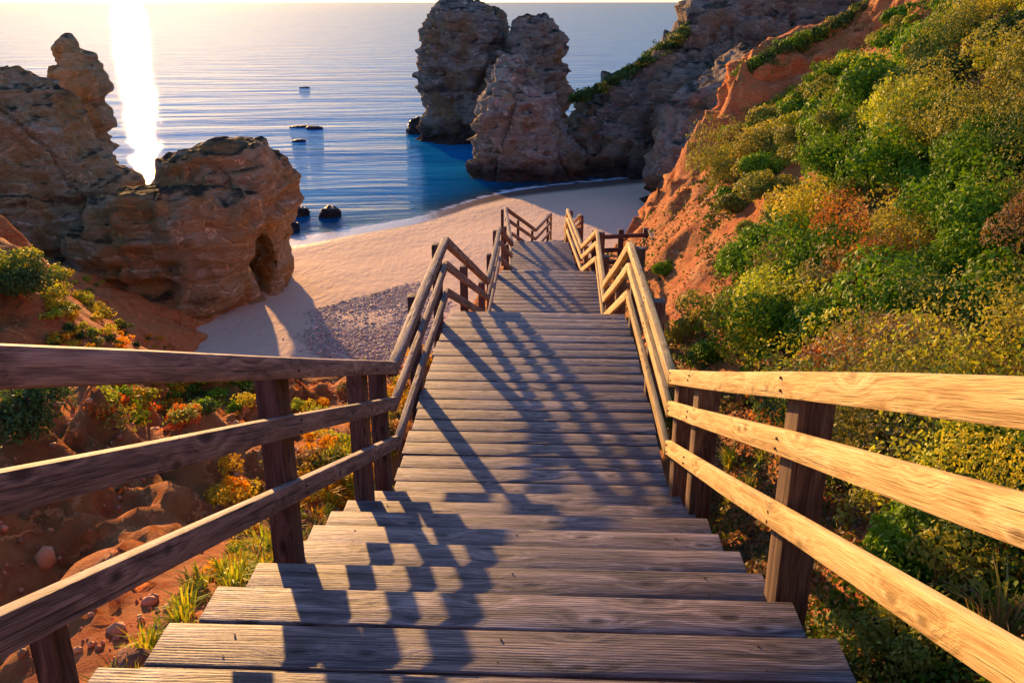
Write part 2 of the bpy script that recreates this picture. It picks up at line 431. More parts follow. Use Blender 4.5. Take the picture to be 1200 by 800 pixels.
def post(name, x, y, ztop, zbot, parent, w=.14, d=.19, mat=None):
    hgt = ztop - zbot
    bm = bmesh.new(); plank_bm(bm, hgt, w, d, seed=random.random(), bev=.009, segs=4, wob=.004)
    bmesh.ops.rotate(bm, verts=bm.verts, cent=(0, 0, 0), matrix=Matrix.Rotation(math.radians(-90), 3, 'Y'))
    o = bm_obj(name, bm, mat or M['dark_wood'], parent)
    return o, (x, y, (ztop + zbot) / 2)

def post_o(x, y, ztop, zbot, parent, w=.14, d=.19, mat=None):
    # mesh runs along local X so that the grain follows the post; stood upright by rotation
    hgt = ztop - zbot
    bm = bmesh.new(); plank_bm(bm, hgt, d, w, seed=random.random(), bev=.01, segs=4, wob=.004)
    o = bm_obj('post', bm, mat or M['dark_wood'], parent)
    R = Matrix(((0, 0, 1), (0, 1, 0), (-1, 0, 0)))   # local X -> -Z, local Y -> Y, local Z -> X
    o.location = (x, y, (ztop + zbot) / 2); o.rotation_euler = (R.to_euler().x + random.uniform(-.01, .01), R.to_euler().y, R.to_euler().z)
    return o

_b = bmesh.new(); bmesh.ops.create_cone(_b, cap_ends=True, segments=10, radius1=.0065, radius2=.005, depth=.010)
BOLT = bpy.data.meshes.new('bolt'); _b.to_mesh(BOLT); _b.free()
OFF = {'top': (.0, .095), 'mid': (-.245, .10), 'low': (-.565, .10)}
def railing(nodes, side, label, matr, matp, toplift=0., toph=.1, topw=.06):
    root = empty('wooden_railing', (nodes[0][0], nodes[0][1], deck_z(nodes[0][1])))
    tag(root, label, 'railing')
    for i in range(len(nodes) - 1):
        (x0, y0), (x1, y1) = nodes[i], nodes[i + 1]
        z0, z1 = deck_z(y0), deck_z(y1)
        if i == 0: z1 = CZ - H - SL * y1
        if i == 1: z0 = z1 = CZ - 3.39
        for j, (nm, (off, hh)) in enumerate(OFF.items()):
            hh2 = toph if nm == 'top' else hh - (.008 if side < 0 else 0)
            ww = topw if nm == 'top' else .045
            zt = H + off + (toplift if nm == 'top' else 0) - hh2 / 2
            n = 1
            e = .012 * (j - 1)
            beam_between('rail', (x0, y0 + e, z0 + zt), (x1, y1 + e, z1 + zt), ww, hh2, matr, root, segs=8, wob=.005, bev=.02 if nm == 'top' and topw > .07 else .008)
        # posts
        L = y1 - y0
        ys = {0: None}.get(i, None)
        if i == 0: ys = [-.6, .25, 3.5, 5.1, 5.72] if side < 0 else [-.6, 1.05, 3.08, 5.0, 5.72]
        elif i == 1: ys = [7.6, 9.42]
        elif i == 2: ys = [11.6, 13.7]
        elif i == 3: ys = [15.6, 17.42]
        elif i == 4: ys = [19.6]
        elif i == 5: ys = [21.5, 23.42]
        elif i == 6: ys = [25.2, 26.95]
        elif i == 7: ys = [29.42]
        else: ys = [33, 37, 41, 43.9]
        for yy in ys:
            t = (yy - y0) / L; xx = x0 + (x1 - x0) * t + side * .09
            ztop = z0 + (z1 - z0) * t + H - (.05 if side > 0 else .03)
            sc_ = 1. if i < 4 else .75
            if i < 2:
                for j, (nm, (off, hh)) in enumerate(OFF.items()):
                    for dz_ in (-.022, .024):
                        zc_ = z0 + (z1 - z0) * t + H + off - .05 + dz_
                        bo = link('bolt', BOLT, M['screw'], root); bo.rotation_euler = (0, math.radians(90), 0)
                        bo.location = (xx - side * (.09 + (.042 if nm == 'top' and side < 0 else (.032 if nm == 'top' else .0245))), yy + random.uniform(-.02, .02), zc_)
            post_o(xx, yy, ztop, ztop - 1.75 if not (i == 0 and yy < 5.3) else ztop - 1.25, root, w=(.1 if side < 0 else .135) * sc_, d=(.17 if i == 0 else .14) * sc_, mat=matp)
    return root
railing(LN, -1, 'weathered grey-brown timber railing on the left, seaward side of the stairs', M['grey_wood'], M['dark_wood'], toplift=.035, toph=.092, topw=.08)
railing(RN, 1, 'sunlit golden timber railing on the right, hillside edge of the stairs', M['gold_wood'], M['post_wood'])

# stub post under the lowest left rail, off the tread ends
lr_ = [o for o in COL.objects if o.name == 'wooden_railing'][0]
post_o(-1.22, 1.75, CZ - H - SL * 1.62 + .22, CZ - H - SL * 1.62 - .9, lr_, .06, .08, M['dark_wood'])
# side railing and timber crib to the right of the third landing
sr = empty('side_railing', (1.6, 20.3, CZ - 6.2)); tag(sr, 'short dark brown timber railing running sideways from the lower landing towards the hillside', 'railing')
for zz in (.98, .66, .36):
    beam_between('rail', (1.02, 20.4, CZ - 6.1 + zz - .05), (2.45, 20.75, CZ - 6.1 + zz - .05), .05, .1, M['dark_wood'], sr)
for x, y in ((1.12, 20.5), (1.75, 20.65), (2.35, 20.8)):
    post_o(x, y, CZ - 5.02, CZ - 7.1, sr, .13, .13, M['dark_wood'])
cb = empty('timber_crib', (2.75, 20.1, CZ - 7.)); tag(cb, 'squat grey-topped timber crib box beside the bank right of the lower landing', 'retaining box')
bm = bmesh.new()
for k in range(5): plank_bm(bm, 1.0, .16, .035, seed=random.random(), center=(0, -.32 + .165 * k, 0))
o = bm_obj('top', bm, M['grey_wood'], cb); o.location = (2.85, 20.0, CZ - 4.98)
for k in range(5):
    beam_between('wall_log', (2.38, 19.68, CZ - 5.1 - .17 * k), (3.32, 19.68, CZ - 5.1 - .17 * k), .1, .15, M['dark_wood'], cb, bev=.04)
    beam_between('wall_log', (2.44, 19.74, CZ - 5.1 - .17 * k), (2.44, 20.3, CZ - 5.1 - .17 * k), .1, .15, M['dark_wood'], cb, bev=.04)

# ------------------------------------------------------------------ terrain
ctl = []
def C(px, py, D): v = P(px, py, D); ctl.append((v.x, v.y, v.z))
def W(x, y, z): ctl.append((x, y, z + CZ))
for y in (-4, -2, 0, 2, 4, 5.5, 7.5, 9.3, 11.5, 13.8, 15.6, 17.3, 19.6, 21.5, 23.3, 25.5, 28, 31, 35, 39, 43):
    s = deck_z(y) - CZ
    W(0, y, s - .55); W(-1.35, y, s - (.34 if y < 10 else .6)); W(1.2, y, s - .42)
for y in (-4, -1, 1.5): s = deck_z(y) - CZ; W(-2.2, y, s - .9); W(-3.4, y, s - 2.1); W(-6, y, s - 3.2); W(-12, y, s - 4); W(2.5, y, s + .2); W(5, y, s + 1.8); W(9, y, s + 4)
# left bank
for a in [(150, 650, 4.3), (50, 720, 3.5), (20, 600, 4.9), (60, 490, 6.4), (150, 480, 6.5), (240, 490, 6.9), (300, 510, 7.2), (0, 430, 9.5), (380, 500, 7.6), (430, 480, 8.6),
          (60, 425, 12.5), (100, 400, 14), (180, 416, 15.5), (0, 320, 14), (60, 350, 16), (130, 398, 16.5), (200, 438, 14.5), (250, 455, 12), (330, 466, 10.5), (400, 456, 10.5), (430, 432, 11.5),
          (0, 268, 18), (-150, 200, 18), (-150, 450, 9)]: C(*a)
for x, y, z in [(-9, 22, -12), (-6, 20, -11.5), (-5, 16.5, -10), (-3.5, 14, -8.2), (-3, 18, -10), (-3, 24, -12.5), (-11, 27, -13.5), (-6, 28, -15.6), (-15, 33, -14.5), (-10, 36, -16), (-4, 34, -16), (-2.5, 40, -16.5), (-8, 46, -17), (-16, 47, -17), (-24, 50, -17), (-34, 52, -17), (-19, 40, -13),
                (-3, 50, -17), (3, 52, -17), (8, 50, -17), (-20, 60, -18), (0, 60, -18), (-40, 58, -18), (-19, 30, -9), (-26, 34, -8), (-30, 45, -14), (-45, 40, -8), (-40, 20, 0), (-25, 5, -2)]: W(x, y, z)
# right slope
for a in [(1000, 600, 3.7), (1150, 700, 2.9), (950, 760, 2.3), (1190, 520, 4.4), (830, 430, 8.6), (860, 520, 5.4), (900, 600, 4.2), (950, 400, 8.), (1100, 400, 6.8), (1190, 420, 5.9),
          (1000, 300, 10), (1100, 210, 11), (1190, 110, 12), (1190, 12, 14), (1190, 250, 8.8), (950, 200, 15), (900, 300, 12), (850, 300, 13.5), (850, 220, 17), (790, 385, 12.2), (795, 340, 13.6), (800, 270, 16.), (775, 330, 15),
          (812, 213, 21), (870, 166, 22), (930, 132, 23), (1000, 88, 24), (1045, 42, 25), (1100, -2, 26), (900, 190, 19), (1000, 130, 18), (1100, 90, 17), (1100, 10, 22), (1300, -40, 15),
          (778, 262, 26), (765, 285, 24), (742, 272, 29.5), (775, 238, 31), (800, 200, 32), (815, 175, 32.5), (832, 135, 33.5), (868, 92, 35), (930, 62, 37), (1010, 18, 38.5), (1060, -15, 38),
          (880, 150, 33.4), (930, 118, 34.5), (990, 75, 36), (850, 165, 32.4), (1120, -60, 36)]: C(*a)
for x, y, z in [(6, 28.5, -5.3), (9, 28.5, -4.6), (12, 29, -2.6), (4.6, 27, -6.3), (2.6, 27.5, -8.4), (4, 36, -13), (5.5, 40, -14.5), (9, 42, -14), (13, 45, -12), (1.5, 31, -10), (1.6, 34, -12), (1.6, 38, -14), (2.5, 43, -16), (20, 47, -12), (30, 50, -8), (11, 52, -17), (24, 60, -17), (20, 40, 1), (30, 40, 6), (30, 20, 10), (20, 10, 9), (30, 0, 14)]: W(x, y, z)
ctl = np.array(ctl)
S_ = 10.
def tps_fit(A):
    n = len(A); X = A[:, :2] / S_
    d = np.sqrt(((X[:, None] - X[None]) ** 2).sum(-1)) + 1e-9
    K = d * 1.0                                   # linear kernel keeps steep banks without overshoot
    K[np.arange(n), np.arange(n)] = -.004
    Q = np.concatenate([np.ones((n, 1)), X], 1)
    L = np.zeros((n + 3, n + 3)); L[:n, :n] = K; L[:n, n:] = Q; L[n:, :n] = Q.T
    return np.linalg.solve(L, np.concatenate([A[:, 2], [0, 0, 0]]))
wts = tps_fit(ctl)
def base_z(x, y):
    X = np.stack([x, y], 1) / S_; C_ = ctl[:, :2] / S_; out = np.zeros(len(x))
    for i in range(0, len(x), 20000):
        d = np.sqrt(((X[i:i + 20000, None] - C_[None]) ** 2).sum(-1))
        out[i:i + 20000] = d @ wts[:len(ctl)] + wts[-3] + X[i:i + 20000] @ wts[-2:]
    return out
DY = np.array([deck_z(v) for v in np.linspace(-6, 60, 661)])
def terr_z(x, y):
    z = base_z(x, y)
    e = .25
    gx = (base_z(x + e, y) - z) / e; gy = (base_z(x, y + e) - z) / e
    st = sstep(.5, 1.6, np.hypot(gx, gy))
    p = np.stack([x, y, z * .6], 1)
    away = sstep(1.2, 3.0, np.abs(x)); far = sstep(6, 30, y)
    z = z + away * (fbm(p * .8, 5, 3) * (.12 + .22 * far) + st * ridged(p * np.array([1.3, 1.3, .25]), 4, 9) * (.14 + .30 * far))
    z = z + fbm(p * 5, 3, 31) * .03
    gm = sstep(-1.75, -2.9, x) * sstep(-1, 1, y) * (1 - sstep(12, 16, y))
    pg = np.stack([x * .75 + .35 * y, y * .38 - .2 * x, x * 0], 1) + fbm(p * 1.1, 3, 17)[:, None] * np.array([.45, .45, 0])
    z = z + gm * ((ridged(pg * np.array([2.2, 1.1, 1]), 5, 61) - .75) * .27 + fbm(p * 3.2, 4, 66) * .09)
    dz = np.interp(y, np.linspace(-6, 60, 661), DY)
    inside = 1 - sstep(1.15, 1.7, np.abs(x + .12))
    z = np.where((y < 45), z - inside * np.maximum(0, z - (dz - .33)), z)
    return z
def axis(parts):
    r = [];
    for a, b, s in parts: r += list(np.arange(a, b, s))
    return np.array(r)
ax = axis([(-60, -25, 1.0), (-25, -12, .3), (-12, -5, .16), (-5, -1, .07), (-1, 1, .2), (1, 6, .07), (6, 14, .13), (14, 24, .4), (24, 60, 1.2)])
ay = axis([(-6, 0, .4), (0, 10, .08), (10, 20, .12), (20, 42, .17), (42, 62, .5)])
gx, gy = np.meshgrid(ax, ay); gx = gx.ravel(); gy = gy.ravel()
gz = terr_z(gx, gy)
me = mesh_np('hillside', np.stack([gx, gy, gz], 1), grid_faces(len(ay), len(ax)), smooth=True)
tag(link('hillside', me, M['earth']), kind='structure')
GX, GY, GZ = ax.copy(), ay.copy(), gz.reshape(len(ay), len(ax)).copy()
def terr_z(x, y):
    x = np.asarray(x, float); y = np.asarray(y, float)
    i = np.clip(np.searchsorted(GX, x) - 1, 0, len(GX) - 2); j = np.clip(np.searchsorted(GY, y) - 1, 0, len(GY) - 2)
    fx = np.clip((x - GX[i]) / (GX[i + 1] - GX[i]), 0, 1); fy = np.clip((y - GY[j]) / (GY[j + 1] - GY[j]), 0, 1)
    return (GZ[j, i] * (1 - fx) + GZ[j, i + 1] * fx) * (1 - fy) + (GZ[j + 1, i] * (1 - fx) + GZ[j + 1, i + 1] * fx) * fy

# ------------------------------------------------------------------ beach, sea
shore_px = [(340, 279), (390, 271), (440, 263), (490, 254), (530, 243), (560, 233), (600, 224), (650, 217)]
sw = [PZ(a, b, 0.) for a, b in shore_px]
SX = np.array([-400, -60, -28] + [v.x for v in sw] + [12, 40, 400]); SY = np.array([70, 60, 55] + [v.y for v in sw] + [84, 95, 140])
def shore(x): return np.interp(x, SX, SY)
def sand_z(x, y):
    d = y - shore(x)
    return np.where(d < 0, np.minimum(-d * .028, 1.1), -np.minimum(d * .075, 3.5)) + .0
ax = axis([(-30000, -1000, 5000), (-1000, -80, 90), (-80, 60, .7), (60, 1000, 90), (1000, 30001, 5000)])
ay = axis([(-400, 20, 40), (20, 110, .7), (110, 300, 6), (300, 2000, 120), (2000, 40001, 4000)])
gx, gy = np.meshgrid(ax, ay); gx = gx.ravel(); gy = gy.ravel()
zz = sand_z(gx, gy)
near = (np.abs(gx) < 70) & (gy < 110)
pp = np.stack([gx, gy, gx * 0], 1)
zz = zz + np.where(near, fbm(pp * .25, 3, 5) * .05 * sstep(0, 6, shore(gx) - gy), 0)
wet = 1 - sstep(1.0, 6.5, shore(gx) - gy + 0.)
me = mesh_np('beach', np.stack([gx, gy, zz], 1), grid_faces(len(ay), len(ax)), smooth=True, attrs={'wet': wet})
tag(link('beach', me, M['sand']), kind='structure')
ay = axis([(45, 110, .5), (110, 300, 4), (300, 2000, 100), (2000, 40001, 4000)])
gx, gy = np.meshgrid(ax, ay); gx = gx.ravel(); gy = gy.ravel()
dep = np.maximum(0, -sand_z(gx, gy))
wob = fbm(np.stack([gx * .12, gy * .2, gx * 0], 1), 3, 8)
me = mesh_np('sea', np.stack([gx, gy, np.full(len(gx), .0)], 1), grid_faces(len(ay), len(ax)), smooth=True, attrs={'depth': np.maximum(0, dep + np.where(dep < .8, wob * .03, 0))})
tag(link('sea', me, M['sea']), kind='structure')

# ------------------------------------------------------------------ rocks
def ring_mesh(prof, D, thick, lean=0., nseg=72, pw=2.6, dz=.5, wob=.25, seed=0, zlow=None):
    """prof: (py, xl, xr) outline rows at distance D -> a closed solid with real depth"""
    rows = []
    for py, xl, xr in prof:
        a, b = P(xl, py, D), P(xr, py, D); rows.append((a.z, a.x, b.x))
    rows.sort(); z = np.array([r[0] for r in rows]); xl = np.array([r[1] for r in rows]); xr = np.array([r[2] for r in rows])
    z0 = zlow if zlow is not None else z[0]
    zs = np.arange(z0, z[-1], dz); zs = np.append(zs, z[-1])
    V = []; n = len(zs)
    for i, zz in enumerate(zs):
        a, b = np.interp(zz, z, xl), np.interp(zz, z, xr); w = (b - a) / 2; c = (a + b) / 2
        t = thick * (.55 + .45 * math.sqrt(max(0., 1 - (max(0., zz - z[0]) / (z[-1] - z[0] + .01)) ** 2)))
        t = min(t, max(.3, w * 1.6))
        th = np.linspace(0, 2 * math.pi, nseg, endpoint=False)
        cs, sn = np.cos(th), np.sin(th)
        ex = np.sign(cs) * np.abs(cs) ** (2 / pw) * w; ey = np.sign(sn) * np.abs(sn) ** (2 / pw) * t
        V.append(np.stack([c + ex, D + ey + lean * (zz - z0), np.full(nseg, zz)], 1))
    V = np.concatenate(V)
    i = np.arange((n - 1) * nseg); r = i // nseg; c = i % nseg; c2 = (c + 1) % nseg
    Fq = np.stack([r * nseg + c, r * nseg + c2, (r + 1) * nseg + c2, (r + 1) * nseg + c], 1)
    bm = bmesh.new()
    vs = [bm.verts.new(v) for v in V]
    for f in Fq: bm.faces.new([vs[k] for k in f])
    bm.faces.new([vs[k] for k in range(nseg)][::-1]); bm.faces.new([vs[(n - 1) * nseg + k] for k in range(nseg)])
    return bm

def solidify_rock(name, bms, mat, voxel, amp=.5, freq=.25, seed=0, ledge=.35, cuts=(), fine=.35, mask=None):
    big = bmesh.new()
    for b in bms:
        m_ = bpy.data.meshes.new('t'); b.to_mesh(m_); b.free(); big.from_mesh(m_); bpy.data.meshes.remove(m_)
    me = bpy.data.meshes.new('t'); big.to_mesh(me); big.free()
    o = bpy.data.objects.new('t', me); COL.objects.link(o)
    md = o.modifiers.new('r', 'REMESH'); md.mode = 'VOXEL'; md.voxel_size = voxel
    cobs = []
    for cb_ in cuts:
        m_ = bpy.data.meshes.new('c'); cb_.to_mesh(m_); cb_.free(); co = bpy.data.objects.new('c', m_); COL.objects.link(co); cobs.append(co)
        bo = o.modifiers.new('b', 'BOOLEAN'); bo.operation = 'DIFFERENCE'; bo.object = co; bo.solver = 'EXACT'
    if cuts:
        md = o.modifiers.new('r2', 'REMESH'); md.mode = 'VOXEL'; md.voxel_size = voxel
    dg = bpy.context.evaluated_depsgraph_get(); dg.update()
    me2 = bpy.data.meshes.new_from_object(o.evaluated_get(dg))
    bpy.data.objects.remove(o)
    for c in cobs: bpy.data.objects.remove(c)
    n = len(me2.vertices); v = np.zeros(n * 3); me2.vertices.foreach_get('co', v); v = v.reshape(-1, 3)
    nn = np.zeros(n * 3); me2.vertices.foreach_get('normal', nn); nn = nn.reshape(-1, 3)
    warp = np.stack([fbm(v * .1, 2, seed + 40), fbm(v * .1, 2, seed + 41), fbm(v * .1, 2, seed + 42) * .6], 1)
    q = v + warp * 1.5
    d = amp * (fbm(q * freq, 4, seed) + .55 * (ridged(q * freq * 1.7 * np.array([1, 1, .8]), 4, seed + 5) - .6))
    zb = q[:, 2] * .9
    d += ledge * vnoise(np.stack([q[:, 0] * .05, q[:, 1] * .05, zb * 1.0], 1), seed + 3) + ledge * .6 * vnoise(np.stack([q[:, 0] * .12, q[:, 1] * .12, zb * 2.3], 1), seed + 4)
    d += fine * (fbm(q * 1.3, 4, seed + 6) * .5 + .75 * (ridged(q * .8, 4, seed + 9) - .7) + .22 * vnoise(np.stack([q[:, 0] * .4, q[:, 1] * .4, zb * 4.5], 1), seed + 8))
    fr_ = (q[:, 2] * .62 + .6 * vnoise(q * .09, seed + 21)) % 1.0
    d += ledge * .95 * (fr_ - .5) * (.4 + .6 * sstep(-.4, .4, vnoise(q * .2, seed + 22)))
    ck = 1 - np.abs(vnoise(q * np.array([.38, .38, .07]) + 9.1, seed + 23)) * 2; d -= sstep(.86, .99, ck) * fine * 1.5
    pit = sstep(.25, .7, fbm(q * np.array([.55, .55, .8]), 3, seed + 15)); d -= pit * fine * 1.6
    hor = np.clip(1 - np.abs(nn[:, 2]) * .5, 0, 1)
    if mask is not None: d = d * mask(v)
    v = v + nn * (d * hor)[:, None]
    me2.vertices.foreach_set('co', v.ravel()); me2.update()
    me2.polygons.foreach_set('use_smooth', np.ones(len(me2.polygons), dtype=bool))
    me2.materials.clear(); me2.name = name
    return link(name, me2, mat)

# sea stacks
b = ring_mesh([(2, 528, 556), (6, 518, 568), (18, 508, 582), (35, 503, 586), (58, 499, 594), (70, 497, 606), (80, 495, 610), (110, 495, 606), (135, 500, 606), (155, 497, 600), (168, 495, 600)], 108, 6.5, zlow=-1., seed=1)
b2 = ring_mesh([(22, 614, 638), (28, 608, 648), (42, 605, 655), (62, 592, 659), (90, 580, 660), (130, 580, 657), (170, 585, 650)], 104, 6, zlow=-1.)
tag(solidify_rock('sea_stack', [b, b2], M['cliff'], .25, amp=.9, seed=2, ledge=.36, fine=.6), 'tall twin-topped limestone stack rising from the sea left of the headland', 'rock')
b = ring_mesh([(66, 594, 606), (75, 590, 612), (95, 578, 628), (120, 566, 645), (140, 560, 655), (165, 562, 668), (185, 552, 690), (205, 548, 700), (220, 548, 700)], 84, 5, zlow=-1.)
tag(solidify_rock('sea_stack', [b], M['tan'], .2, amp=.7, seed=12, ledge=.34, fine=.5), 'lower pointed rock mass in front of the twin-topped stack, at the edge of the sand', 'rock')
b = ring_mesh([(42, 76, 82), (50, 70, 91), (62, 68, 97), (80, 67, 105), (90, 68, 113), (102, 68, 117), (130, 66, 119), (160, 55, 125), (215, 45, 140)], 62, 2.2, zlow=-1.)
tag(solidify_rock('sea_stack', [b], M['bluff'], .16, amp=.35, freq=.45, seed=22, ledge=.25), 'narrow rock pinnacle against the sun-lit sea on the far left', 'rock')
# headland
b = ring_mesh([(-40, 900, 1500), (-5, 850, 1500), (8, 826, 1500), (28, 812, 1500), (45, 793, 1500), (60, 772, 1500), (75, 748, 1500), (95, 717, 1500), (110, 695, 1500), (128, 682, 1500), (160, 676, 1500), (190, 662, 1500), (222, 655, 1500)], 90, 9, zlow=-1., nseg=220, pw=5, lean=.25)
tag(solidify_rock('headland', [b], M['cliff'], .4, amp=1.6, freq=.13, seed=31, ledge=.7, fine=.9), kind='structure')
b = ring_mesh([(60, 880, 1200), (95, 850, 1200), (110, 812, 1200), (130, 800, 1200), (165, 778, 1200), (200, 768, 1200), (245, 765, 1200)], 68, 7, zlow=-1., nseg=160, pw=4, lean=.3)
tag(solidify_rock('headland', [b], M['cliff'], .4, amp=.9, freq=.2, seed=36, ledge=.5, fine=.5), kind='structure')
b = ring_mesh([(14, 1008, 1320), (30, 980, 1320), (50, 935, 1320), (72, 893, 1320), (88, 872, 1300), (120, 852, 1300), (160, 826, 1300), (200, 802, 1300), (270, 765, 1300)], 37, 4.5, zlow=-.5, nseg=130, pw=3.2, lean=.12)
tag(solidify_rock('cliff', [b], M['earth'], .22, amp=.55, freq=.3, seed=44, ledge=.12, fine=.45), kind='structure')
# bluff with the arch
b1 = ring_mesh([(161, 255, 275), (168, 238, 300), (180, 212, 318), (192, 197, 328), (205, 194, 333), (222, 193, 337), (240, 200, 337), (262, 215, 333), (300, 225, 334), (345, 225, 333)], 46, 3.6, zlow=-1., pw=3)
b3 = ring_mesh([(222, 140, 240), (232, 128, 290), (250, 110, 296), (285, 90, 296), (330, 60, 290), (380, 40, 262), (400, 40, 255)], 42.5, 3.4, zlow=-1., pw=3)
b4 = ring_mesh([(84, -160, -20), (96, -200, 5), (104, -240, 28), (122, -240, 45), (150, -240, 68), (172, -240, 88), (200, -240, 104), (222, -240, 128), (250, -240, 150), (330, -240, 120), (395, -240, 100)], 45, 5.0, zlow=-1., pw=3, nseg=120, lean=.15)
cut = bmesh.new()
bmesh.ops.create_uvsphere(cut, u_segments=24, v_segments=16, radius=1)
cc = P(300, 306, 45.5)
bmesh.ops.transform(cut, verts=cut.verts, matrix=Matrix.Translation(cc) @ Matrix.Rotation(math.radians(31), 4, 'Z') @ Matrix.Diagonal((.72, 9, 1.8, 1)))
def msk(v):
    c = np.array(cc); r = np.hypot((v[:, 0] - c[0]) / 1.6, (v[:, 2] - c[2]) / 2.8); return .35 + .65 * sstep(.8, 1.6, r)
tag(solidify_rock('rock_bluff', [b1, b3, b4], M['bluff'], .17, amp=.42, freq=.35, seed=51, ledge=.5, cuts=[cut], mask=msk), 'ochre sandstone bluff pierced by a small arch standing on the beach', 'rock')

def boulder(name, loc, s, mat, label, cat='rock', group=None, seed=0, sub=4, flat=.7):
    bm = bmesh.new(); bmesh.ops.create_icosphere(bm, subdivisions=sub, radius=1)
    v = np.array([x.co[:] for x in bm.verts]); n = v.copy()
    d = 1 + .28 * fbm(v * 1.1 + seed, 4, seed) + .10 * ridged(v * 2.3 + seed, 3, seed + 2)
    v = v * d[:, None] * np.array(s)
    for x, c in zip(bm.verts, v): x.co = c
    o = bm_obj(name, bm, mat); o.location = loc
    return tag(o, label, cat, group)
for i, (px, py, s, lab) in enumerate([
    (492, 156, (1.5, 1.4, 1.6), 'small dark rock in the sea just left of the twin-topped stack'),
    (387, 253, (.75, .7, .75), 'rounded dark rock at the water edge, rightmost of the three by the bluff'),
    (350, 252, (.9, .7, .6), 'dark rock in the shallows touching the right side of the bluff'),
    (342, 268, (.6, .5, .45), 'low dark rock nearest the sand beside the bluff'),
    (352, 149, (1.5, .7, .18), 'flat wet rock barely breaking the sea surface, mid bay'),
    (368, 151, (.9, .7, .36), 'knobbly wet rock awash right of the flat one in mid bay'),
    (350, 166, (.8, .5, .17), 'small awash rock in the bay, nearer than the flat one'),
    (357, 103, (.9, .5, .14), 'farthest low rock breaking the surface in the bay')]):
    q = PZ(px, py, 0.); boulder('sea_rock', (q.x, q.y, 0.05), s, M['seaweed_rock'], lab, seed=60 + i)
for i, (px, py, D, r, lab) in enumerate([
    (192, 700, 3.25, .085, 'rounded red boulder lying in the earth below the left railing'),
    (150, 742, 2.9, .10, 'larger red rock slab beside the near treads on the left bank')]):
    q = P(px, py, D); zt = float(terr_z(np.array([q.x]), np.array([q.y]))[0])
    boulder('boulder', (q.x, q.y, zt + r * .3), (r, r * .9, r * .8), M['boulder'], lab, seed=80 + i)

# pebble bank
pb = [PZ(a, c, .35) for a, c in ((372, 368), (478, 338), (520, 372), (520, 440), (380, 440))]
poly = [(v.x, v.y) for v in pb]
def inpoly(x, y):
    r = np.zeros(len(x), bool); n = len(poly)
    for i in range(n):
        x1, y1 = poly[i]; x2, y2 = poly[(i + 1) % n]
        c = ((y1 > y) != (y2 > y)) & (x < (x2 - x1) * (y - y1) / (y2 - y1 + 1e-9) + x1); r ^= c
    return r
n = 60000
xs = rng.uniform(min(a for a, b in poly) - .5, max(a for a, b in poly) + .5, n); ys = rng.uniform(min(b for a, b in poly) - .5, max(b for a, b in poly) + .5, n)
jit = vnoise(np.stack([xs, ys, xs * 0], 1), 4) * .6 + rng.normal(0, .35, n)
k = inpoly(xs + jit, ys + jit); xs, ys = xs[k], ys[k]
bm = bmesh.new(); bmesh.ops.create_icosphere(bm, subdivisions=1, radius=1); bm.verts.ensure_lookup_table()
iv = np.array([v.co[:] for v in bm.verts]); fi = np.array([[v.index for v in f.verts] for f in bm.faces]); bm.free()
n = len(xs); r = rng.gamma(2.2, .010, n) + .014; zt = sand_z(xs, ys)
sc3 = np.stack([r * rng.uniform(.8, 1.5, n), r * rng.uniform(.8, 1.3, n), r * rng.uniform(.5, .9, n)], 1)
V = iv[None] * sc3[:, None] * rng.uniform(.82, 1.15, (n, len(iv), 1)) + np.stack([xs, ys, zt + r * .3], 1)[:, None]
Fq = fi[None] + (np.arange(n) * len(iv))[:, None, None]
pc = np.array([.50, .39, .28]) * rng.uniform(.55, 1.5, (n, 1)) * rng.uniform(.9, 1.1, (n, 3))
me = mesh_np('pebbles', V.reshape(-1, 3), Fq.reshape(-1, 3), smooth=True, cols=np.repeat(pc, len(iv), 0))
tag(link('pebbles', me, M['pebble']), 'bank of small greyish pink pebbles covering the sand below the stairs', 'pebbles', kind='stuff')

n = 5200
gy_ = rng.uniform(1.8, 9.5, n); gx_ = -1.5 - rng.random(n) ** 1.2 * 5
cl = fbm(np.stack([gx_ * 1.2, gy_ * 1.2, gx_ * 0], 1), 3, 14); k = cl > rng.uniform(-.6, .6, n); gx_, gy_ = gx_[k], gy_[k]; n = len(gx_)
r = rng.gamma(1.6, .007, n) + .004
V = iv[None] * (r[:, None] * rng.uniform(.7, 1.3, (n, 3)))[:, None] * rng.uniform(.8, 1.2, (n, len(iv), 1)) + np.stack([gx_, gy_, terr_z(gx_, gy_) + r * .3], 1)[:, None]
Fq = fi[None] + (np.arange(n) * len(iv))[:, None, None]
pc = np.array([.60, .24, .10]) * rng.uniform(.5, 1.3, (n, 1)) * rng.uniform(.85, 1.15, (n, 3))
tag(link('gravel', mesh_np('gravel', V.reshape(-1, 3), Fq.reshape(-1, 3), cols=np.repeat(pc, len(iv), 0)), M['pebble']), 'loose red grit and small stones on the eroded left bank', 'gravel', kind='stuff')

# ------------------------------------------------------------------ vegetation
def leaves(cen, nor, size, col, aspect=.5, jit=.8):
    """cloud of small pointed leaves"""
    n = len(cen)
    nn = nor + rng.normal(0, jit, (n, 3)); nn /= np.linalg.norm(nn, axis=1)[:, None] + 1e-9
    up = rng.normal(0, 1, (n, 3)) + np.array([0, 0, .8]); t = np.cross(nn, up); t /= np.linalg.norm(t, axis=1)[:, None] + 1e-9
    bt = np.cross(nn, t)
    s = size[:, None]
    a = cen - bt * s * .5; b = cen + t * s * aspect * .5 + nn * s * .06; c = cen + bt * s * .5; d = cen - t * s * aspect * .5 + nn * s * .06
    V = np.stack([a, b, c, d], 1).reshape(-1, 3)
    Fq = np.arange(n * 4).reshape(-1, 4)
    return V, Fq, np.repeat(col, 4, 0)

